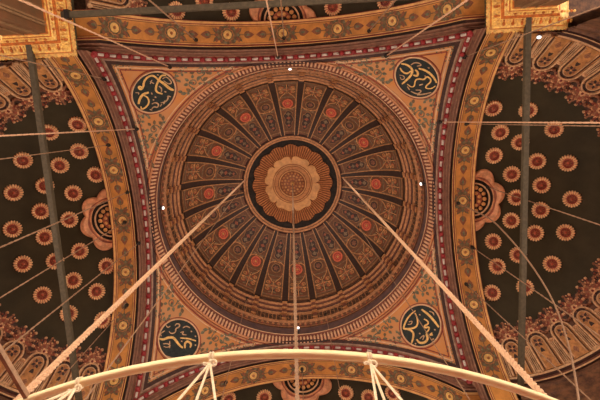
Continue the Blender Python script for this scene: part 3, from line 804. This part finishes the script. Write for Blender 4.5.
# ------------------------------------------------------------------ piers
PX, PY = 11.45, 10.66
for sx in (-1, 1):
    for sy in (-1, 1):
        lab = {(-1, -1): 'square stone pier with a gilded cornice in the upper left corner', (1, -1): 'square stone pier with a gilded cornice in the upper right corner',
               (-1, 1): 'square stone pier with a gilded cornice beyond the lower left corner', (1, 1): 'square stone pier with a gilded cornice beyond the lower right corner'}[(sx, sy)]
        PY = 10.66 if sy < 0 else 11.7
        root = thing('pier', lab, 'pier', (sx * 14, sy * 13, FLOOR), 'gilded square piers')
        def pb(mb, name, mats):
            mb.v = [((x - 14) * sx, (y - 13) * sy, z - FLOOR) for x, y, z in mb.v]
            return mb.build(name, mats, root)
        mb = MB(); mb.box((PX, PY, 27.9), (15.7, 15.4, 28.62)); pb(mb, 'impost_block', 'impost')
        # gilded cornice: stepped square mouldings with raised leaves
        mb = MB()
        def sq(e, z): return [(PX + e, PY + e, z), (15.7 - e, PY + e, z), (15.7 - e, 15.4 - e, z), (PX + e, 15.4 - e, z)]
        prof = [(-.1, 27.95), (-.16, 27.86), (-.1, 27.76), (.02, 27.74), (.06, 27.66), (.5, 27.5), (.56, 27.4), (.64, 27.38), (.8, 27.2), (.84, 27.1), (.92, 27.08), (.95, 26.9)]
        mb.loft([sq(e, z) for e, z in prof], 0, True, False, [1, 2, 2, 1, 0, 1, 1, 0, 1, 0, 1])
        for f_ in range(2):
            L = 4.4; n = 26
            for i in range(n):
                u = .1 + L * (i + .5) / n
                for (e, z, r_, h, mi) in ((.26, 27.59, .085, .09, 0), (.42, 27.53, .06, .06, 2), (.7, 27.3, .085, .08, 0), (-.13, 27.84, .06, .06, 0)):
                    base = Vector((PX + u, PY + e, z)) if f_ == 0 else Vector((PX + e, PY + u, z))
                    if u < e: continue
                    tx = Vector((1, 0, 0)) if f_ == 0 else Vector((0, 1, 0)); ty = Vector((0, .94, -.34)) if f_ == 0 else Vector((.94, 0, -.34)); nn = Vector((0, -.34, -.94)) if f_ == 0 else Vector((-.34, 0, -.94))
                    SS = lambda s, t, off=0, b=base, tx=tx, ty=ty, nn=nn: (b + tx * s + ty * t + nn * off, nn)
                    mb.bump(SS, 0, 0, r_, h, 0, mi if i % 3 else 1, 6, 2, 1, 1.6 if e == .26 else 1)
        pb(mb, 'gilded_cornice', ['gold', 'golddeep', 'script'])
        mb = MB(); e = .95; mb.box((PX + e, PY + e, FLOOR), (15.7 - e, 15.4 - e, 27.2), 0)
        pb(mb, 'shaft', 'stone')
        mb = MB()
        for u in (.35, .5, 1.15, 2.3, 2.95):
            if PX + e + u + .1 < 15.7 - e: mb.box((PX + e + u, PY + e - .06, FLOOR), (PX + e + u + .1, PY + e + .02, 26.95), 0)
            if PY + e + u + .1 < 15.4 - e: mb.box((PX + e - .06, PY + e + u, FLOOR), (PX + e + .02, PY + e + u + .1, 26.95), 0)
        pb(mb, 'shaft_moulding', 'stonelight')
        mb = MB(); mb.box((PX + e - .3, PY + e - .3, FLOOR), (16.6 - e, 15.7 - e, FLOOR + .9)); mb.box((PX + e - .2, PY + e - .2, FLOOR + .9), (16.5 - e, 15.6 - e, FLOOR + 1.1)); pb(mb, 'plinth', 'stonelight')

# ------------------------------------------------------------------ iron tie rods
for lab, a, b in (('square iron tie rod crossing the left green half dome', (-13.7, -PY - .3, 27.62), (-13.7, PY + .3, 27.62)), ('square iron tie rod crossing the right green half dome', (13.48, -PY - .3, 27.62), (13.48, PY + .3, 27.62)),
                  ('iron tie rod slanting along the top edge from the upper left pier', (-PX - .3, -12.62, 27.62), (PX + .3, -12.62, 27.62)), ('iron tie rod below the bottom edge between the lower piers', (-PX - .3, 12.7, 27.62), (PX + .3, 12.7, 27.62))):
    mid = (Vector(a) + Vector(b)) / 2
    root = thing('tie_rod', lab, 'tie rod', mid, 'iron tie rods across the arches')
    h = .15; mb = MB()
    a_ = Vector(a) - mid; b_ = Vector(b) - mid
    lo = [min(a_[i], b_[i]) for i in range(3)]; hi = [max(a_[i], b_[i]) for i in range(3)]
    d = 0 if hi[0] - lo[0] > 1 else 1
    for i in range(3):
        if i != d: lo[i] -= h; hi[i] += h
    mb.box(lo, hi); mb.build('bar', 'iron', root)
    for sg in (-1, 1):
        mb = MB(); c = [0, 0, 0]; c[d] = sg * (hi[d] - .32)
        l2 = [c[i] - (.12 if i == d else .24) for i in range(3)]; h2 = [c[i] + (.12 if i == d else .24) for i in range(3)]
        mb.box(l2, h2); mb.build('collar', 'irondark', root)

LAMP = 2300
# ------------------------------------------------------------------ cornice spotlights
for lab, px, py, z, r in (('small white spotlight on the upper rim of the dome cornice', 290, 69, 36.6, 10.07), ('small white spotlight on the lower rim of the dome cornice', 298, 328, 36.6, 10.0), ('small white spotlight on the left rim of the dome cornice', 163, 208, 36.6, 9.9),
                          ('small white spotlight on the right rim of the dome cornice', 421, 184, 36.6, 9.9), ('small white spotlight beside the niches next to the upper right pier', 539, 37, 28.7, 0)):
    p = onz(px, py, z)
    root = thing('spotlight', lab, 'spotlight', p, 'small white spotlights')
    dirn = (Vector((0, 0, 34)) - p) if r else Vector((-.2, .7, -.5))
    dirn.z = -abs(dirn.z) - 2 if r else dirn.z
    dirn.normalize()
    q = dirn.to_track_quat('Z', 'Y').to_matrix()
    tr = lambda v: q @ Vector(v)
    mb = MB(); mb.loft([[tr((rr * math.cos(2 * PI * j / 16), rr * math.sin(2 * PI * j / 16), zz)) for j in range(16)] for rr, zz in ((.05, -.3), (.14, -.28), (.15, 0), (.16, .02), (.02, .02))]); mb.build('housing', 'housing', root, True)
    mb = MB(); Sx = lambda s, t, off=0: (tr((s, t, off)), tr((0, 0, 1))); mb.bump(Sx, 0, 0, .13, .06, .015, 0, 16, 3); mb.build('lens', 'lamp', root, True)
    if r:
        ld = bpy.data.lights.new('cornice_lamp', 'SPOT'); ld.energy = LAMP; ld.color = (1.0, .93, .82); ld.spot_size = R_(125); ld.spot_blend = .6; ld.shadow_soft_size = .25
        lo_ = bpy.data.objects.new('cornice_lamp', ld); col.objects.link(lo_)
        inw = Vector((-p.x, -p.y, 0)).normalized(); lo_.location = p + inw * .35
        lo_.rotation_euler = (inw * 15 + Vector((0, 0, 9))).to_track_quat('-Z', 'Y').to_euler()
    mb = MB()
    out = Vector((p.x, p.y, 0)).normalized() if r else Vector((.5, -.8, 0)).normalized()
    mb.tube([tr((0, 0, -.2)), tr((0, 0, -.2)) + out * (.25) + Vector((0, 0, -.35 if r else .1))], .03, 6); mb.build('bracket', 'irondark', root)

# ------------------------------------------------------------------ floor, plus unseen panels added to keep out sky light
mb = MB(); mb.box((-34, -34, FLOOR - .3), (34, 34, FLOOR)); tag(mb.build('floor', 'floor'), kind='structure')
mb = MB(); mb.box((-28, -28, 52), (28, 28, 52.4)); tag(mb.build('sky_blocker', 'wall'), kind='structure')  # added lid above the dome, out of view, blocks sky light from above
for i, (sx, sy) in enumerate(((-1, -1), (1, -1), (-1, 1), (1, 1))):
    mb = MB(); mb.box((min(sx * 11.75, sx * 28), min(sy * 11.2, sy * 28), 28.63), (max(sx * 11.75, sx * 28), max(sy * 11.2, sy * 28), 28.9)); tag(mb.build('sky_blocker', 'wall'), kind='structure')  # added corner slabs covering gaps where the bright sky leaks in
for nm, lo, hi in (('wall_left_upper', (-28, -28, 28.9), (-27.6, 28, 52)), ('wall_right_upper', (27.6, -28, 28.9), (28, 28, 52)), ('wall_far_upper', (-27.6, -28, 28.9), (27.6, -27.6, 52)), ('wall_near_upper', (-27.6, 27.6, 28.9), (27.6, 28, 52))):  # added outer screens, never in view, block sky light around the domes
    mb = MB(); mb.box(lo, hi); tag(mb.build(nm, 'wall'), kind='structure')

# ------------------------------------------------------------------ hanging chains
bpy.context.view_layer.update()
dg = bpy.context.evaluated_depsgraph_get()
def hit(px, py):
    ok, loc, nrm, idx, ob, _ = sc.ray_cast(dg, CAM, ray(px, py), distance=80)
    return loc
def chain(px, py, label, mk='chain', d=.085, end=4.0, hook=True, name='hanging_chain', group='chains hanging from the vault'):
    p = hit(px, py)
    root = thing(name, label, 'chain', p, group)
    mb = MB(); L = p.z - end
    n = int(L / .45); pts = []; rs = []
    for i in range(n):
        z = -.3 - (L - .3) * i / n
        d_ = d * .72
        for dz, k in ((0, .55), (.25, 1.0), (.75, 1.0)):
            pts.append((0, 0, z - (L / n) * dz)); rs.append(d_ / 2 * k)
    mb.tube(pts, rs, 6); mb.build('links', mk, root)
    mb = MB(); mb.tube([(0, 0, .04), (0, 0, -.1)], .13, 10); mb.tube([(0, 0, -.05), (0, 0, -.5)], d * .8, 8)
    mb.tube([(.07 * math.cos(2 * PI * j / 10), 0, -.5 + .09 * math.sin(2 * PI * j / 10)) for j in range(10)], .03, 5, 0, True)
    mb.build('hook', 'irondark', root)
    return root
CH = [
 (170, 67, 'pale chain from the upper left pendentive up across the gilded pier corner', 'chainpale', .10),
 (278, 57, 'pale chain near the top centre, crossing the arch left of the gilded shell', 'chainpale', .10),
 (386, 56, 'pale chain from the upper right pendentive slanting to the top edge', 'chainpale', .11),
 (137, 129, 'pale horizontal chain across the left green half dome', 'chainpale', .10),
 (440, 122, 'pale horizontal chain across the right green half dome', 'chainpale', .10),
 (241, 189, 'thin brown chain beside the thick left rope, from the rose to lower left', 'chain', .07),
 (359, 227, 'thin brown chain from the dome ribs past the lower right roundel', 'chain', .07),
 (247, 298, 'faint thin chain at the lower left rim of the dome cornice', 'chain', .06),
 (326, 314, 'faint thin chain at the lower right rim of the dome cornice', 'chain', .06),
 (109, 145, 'dark chain hooked to the left arch, running level to the left edge', 'chain', .075),
 (125, 222, 'dark chain hooked to the left arch motif beside the gilded shell', 'chain', .09),
 (128, 192, 'long sloping chain behind the left shell rising from the left edge', 'chain', .10),
 (139, 243, 'long chain sloping from the left arch down to the lower left', 'chain', .10),
 (127, 305, 'short dark chain at the lower end of the left arch', 'chain', .08),
 (196, 40, 'dark chain hooked to the upper arch on the left, crossing the tie rod', 'chain', .12),
 (284, 38, 'dark chain hung from the gilded boss at the crown of the upper arch', 'chain', .10),
 (369, 31, 'dark chain hooked to the upper arch on the right', 'chain', .12),
 (464, 57, 'thin chain from the right arch rising past the upper right pier', 'chain', .075),
 (105, 79, 'thin chain from the left arch to the upper left pier', 'chain', .075),
 (466, 124, 'dark chain hooked to the right arch just under the pale horizontal chain', 'chain', .075),
 (487, 187, 'pale sloping chain from the right shell to the right edge', 'chain', .10),
 (472, 247, 'long sloping chain from the right arch to the lower right edge', 'chain', .10),
 (466, 284, 'short dark chain at the lower end of the right arch', 'chain', .10),
 (226, 382, 'dark chain hooked to the lower arch left of the bottom shell', 'chain', .10),
 (302, 369, 'dark chain at the crown of the lower arch above the bottom shell', 'chain', .08),
]
centre = None
anchors = [hit(c[0], c[1]) for c in CH]
for c in CH: chain(c[0], c[1], c[2], c[3], c[4], 3.1)
# centre chain from the rose
p0 = Vector((0, 0, DC[2] + DR - .55))
root = thing('hanging_chain', 'long straight chain hanging from the centre of the rose', 'chain', p0, 'chains hanging from the vault')
mb = MB(); pts = []; rs = []
for i in range(150):
    z = -(p0.z - 3.1) * i / 150
    pts += [(0, 0, z), (0, 0, z - .08), (0, 0, z - .24)]; rs += [.03, .055, .055]
mb.tube(pts, rs, 6); mb.build('links', 'chain', root)
mb = MB(); mb.tube([(.1 * math.cos(2 * PI * j / 12), 0, .1 * math.sin(2 * PI * j / 12)) for j in range(12)], .04, 6, 0, True); mb.build('hook', 'irondark', root)

# slack cable pulled aside on the right
p = hit(458, 203)
root = thing('slack_cable', 'slack pale cable curving down across the right green half dome', 'cable', p)
mb = MB(); P = [Vector((0, 0, 0))] + [onz(x, y, z) - p for x, y, z in ((475, 211, 31), (492, 219.5, 28), (508, 236, 26), (525, 256, 24.5), (541, 279, 23), (554, 302, 21.5), (563, 326, 20), (570, 350, 18.6), (575, 375, 17.3), (579, 402, 16), (582, 430, 14.5), (588, 540, 10.5), (596, 760, 7), (600, 1000, 5))]
for _ in range(2):
    q = [P[0]]
    for a, b in zip(P[:-1], P[1:]): q += [a * .75 + b * .25, a * .25 + b * .75]
    q.append(P[-1]); P = q
mb.tube(P, .045, 6); mb.build('cable', 'chain', root, True)
mb = MB(); mb.tube([(0, 0, .04), (0, 0, -.12)], .13, 10); mb.tube([(0, 0, -.05), (0, 0, -.5)], .07, 8); mb.build('hook', 'irondark', root)

# ------------------------------------------------------------------ chandelier hoop and its ropes
HZ = 3.03; HR = 4.80; HC = Vector((-.18, 0, HZ))
hoop = thing('chandelier_hoop', 'large cream iron chandelier hoop curving across the bottom', 'chandelier', HC)
mb = MB(); n = 160; rings = []
for j in range(n):
    a = 2 * PI * j / n
    rings.append([((HR + dr) * math.cos(a), (HR + dr) * math.sin(a), dz) for dr, dz in ((-.02, -.03), (.02, -.03), (.027, 0), (.02, .03), (-.02, .03), (-.027, 0))])
rings.append(rings[0]); mb.loft(rings); mb.build('hoop', 'hoop', hoop, True)
def ropepts(a, b, n): return [a + (b - a) * (i / n) for i in range(n + 1)]
def twisted(mb, a, b, rad, pitch, per=8, mi=0, taper=None):
    a, b = Vector(a), Vector(b); t = (b - a); L = t.length; t.normalize()
    e1 = t.orthogonal().normalized(); e2 = t.cross(e1)
    n = max(8, int(L / pitch * per))
    for s in range(3):
        P = []
        for i in range(n + 1):
            u = L * i / n; ph = 2 * PI * (u / pitch + s / 3)
            P.append(a + t * u + (e1 * math.cos(ph) + e2 * math.sin(ph)) * rad * .48)
        mb.tube(P, rad * .55, 5, mi)
for lab, top, bot in (('thick pale twisted rope slanting from the rose to the lower left', (245, 180), (33, 386)), ('thick pale twisted rope slanting from the rose to the lower right', (343, 178), (541, 393))):
    a = hit(*top)
    b = onz(bot[0], bot[1], 8.0); d = b - a
    b = a + d * ((FLOOR - a.z) / d.z)            # moored at the floor
    root = thing('suspension_rope', lab, 'rope', b, 'thick twisted ropes hanging from the rose')
    mb = MB(); twisted(mb, a - b, (0, 0, .1), .07, .4, 7); mb.build('rope', 'rope', root, True)
    mb = MB(); mb.lathe([(.02, .22), (.1, .2), (.16, .05), (.3, .03), (.3, 0)], 24); mb.build('mooring_plate', 'irondark', root, True)
# thin bracket arm on the hoop at the lower left
b = onz(23, 389, HZ); rad = Vector((b.x - HC.x, b.y - HC.y, 0)).normalized(); o = rad * HR; far = onz(-14, 327, HZ) - HC
sd_ = Vector((0, 0, 1)).cross((far - o).normalized())
mb = MB()
mb.loft([[v + sd_ * .013 + Vector((0, 0, -.02)), v - sd_ * .013 + Vector((0, 0, -.02)), v - sd_ * .013 + Vector((0, 0, .02)), v + sd_ * .013 + Vector((0, 0, .02))] for v in (o, far)], 0, True, True)
mb.build('bracket_arm', 'chain', hoop)
# rope slings tied to the hoop
for lab, kx, ky, ends in (('cream rope sling tied to the hoop at the lower left edge', 76, 373.5, ((40, 404), (52, 405), (66, 404))), ('cream rope sling of three strands tied to the hoop left of centre', 211, 351, ((175, 404), (195, 404), (216, 404))), ('cream rope sling with a loop tied to the hoop right of centre', 369, 357, ((377, 404), (386, 404), (405, 404)))):
    k = onz(kx, ky, HZ); k = HC + Vector((k.x - HC.x, k.y - HC.y, 0)).normalized() * HR
    root = thing('rope_sling', lab, 'rope', k, 'rope slings on the hoop')
    mb = MB(); tan = Vector((-(k - HC).y, (k - HC).x, 0)).normalized(); rad = (k - HC).normalized()
    for q in (-.009, .009):
        mb.tube([tan * q + (rad * math.cos(2 * PI * j / 16) * .032 + Vector((0, 0, 1)) * math.sin(2 * PI * j / 16) * .036) for j in range(16)], .008, 6, 0, True)
    kn = Vector((0, 0, -.075))
    mb.tube([kn + tan * (.04 * math.cos(2 * PI * j / 16)) + rad * (.012 * math.sin(4 * PI * j / 16)) + Vector((0, 0, .02 * math.sin(2 * PI * j / 16))) for j in range(16)], .008, 6, 0, True)
    mb.tube([kn, (0, 0, -.03)], .013, 8)
    mb.build('knot', 'sling', root, True)
    for ex, ey in ends:
        e = onz(ex, ey, 2.45)
        mb = MB(); twisted(mb, kn, e - k, .0085, .04, 8); mb.build('strand', 'sling', root, True)

# ------------------------------------------------------------------ light
w = bpy.data.worlds.new('world'); sc.world = w; w.use_nodes = True
bg = w.node_tree.nodes['Background']; bg.inputs['Color'].default_value = (1.0, .925, .785, 1); bg.inputs['Strength'].default_value = 3.7
sc.view_settings.view_transform = 'Standard'; sc.view_settings.look = 'None'; sc.view_settings.gamma = 1.0
sc.view_settings.use_curve_mapping = False
sc.view_settings.exposure = 0.0
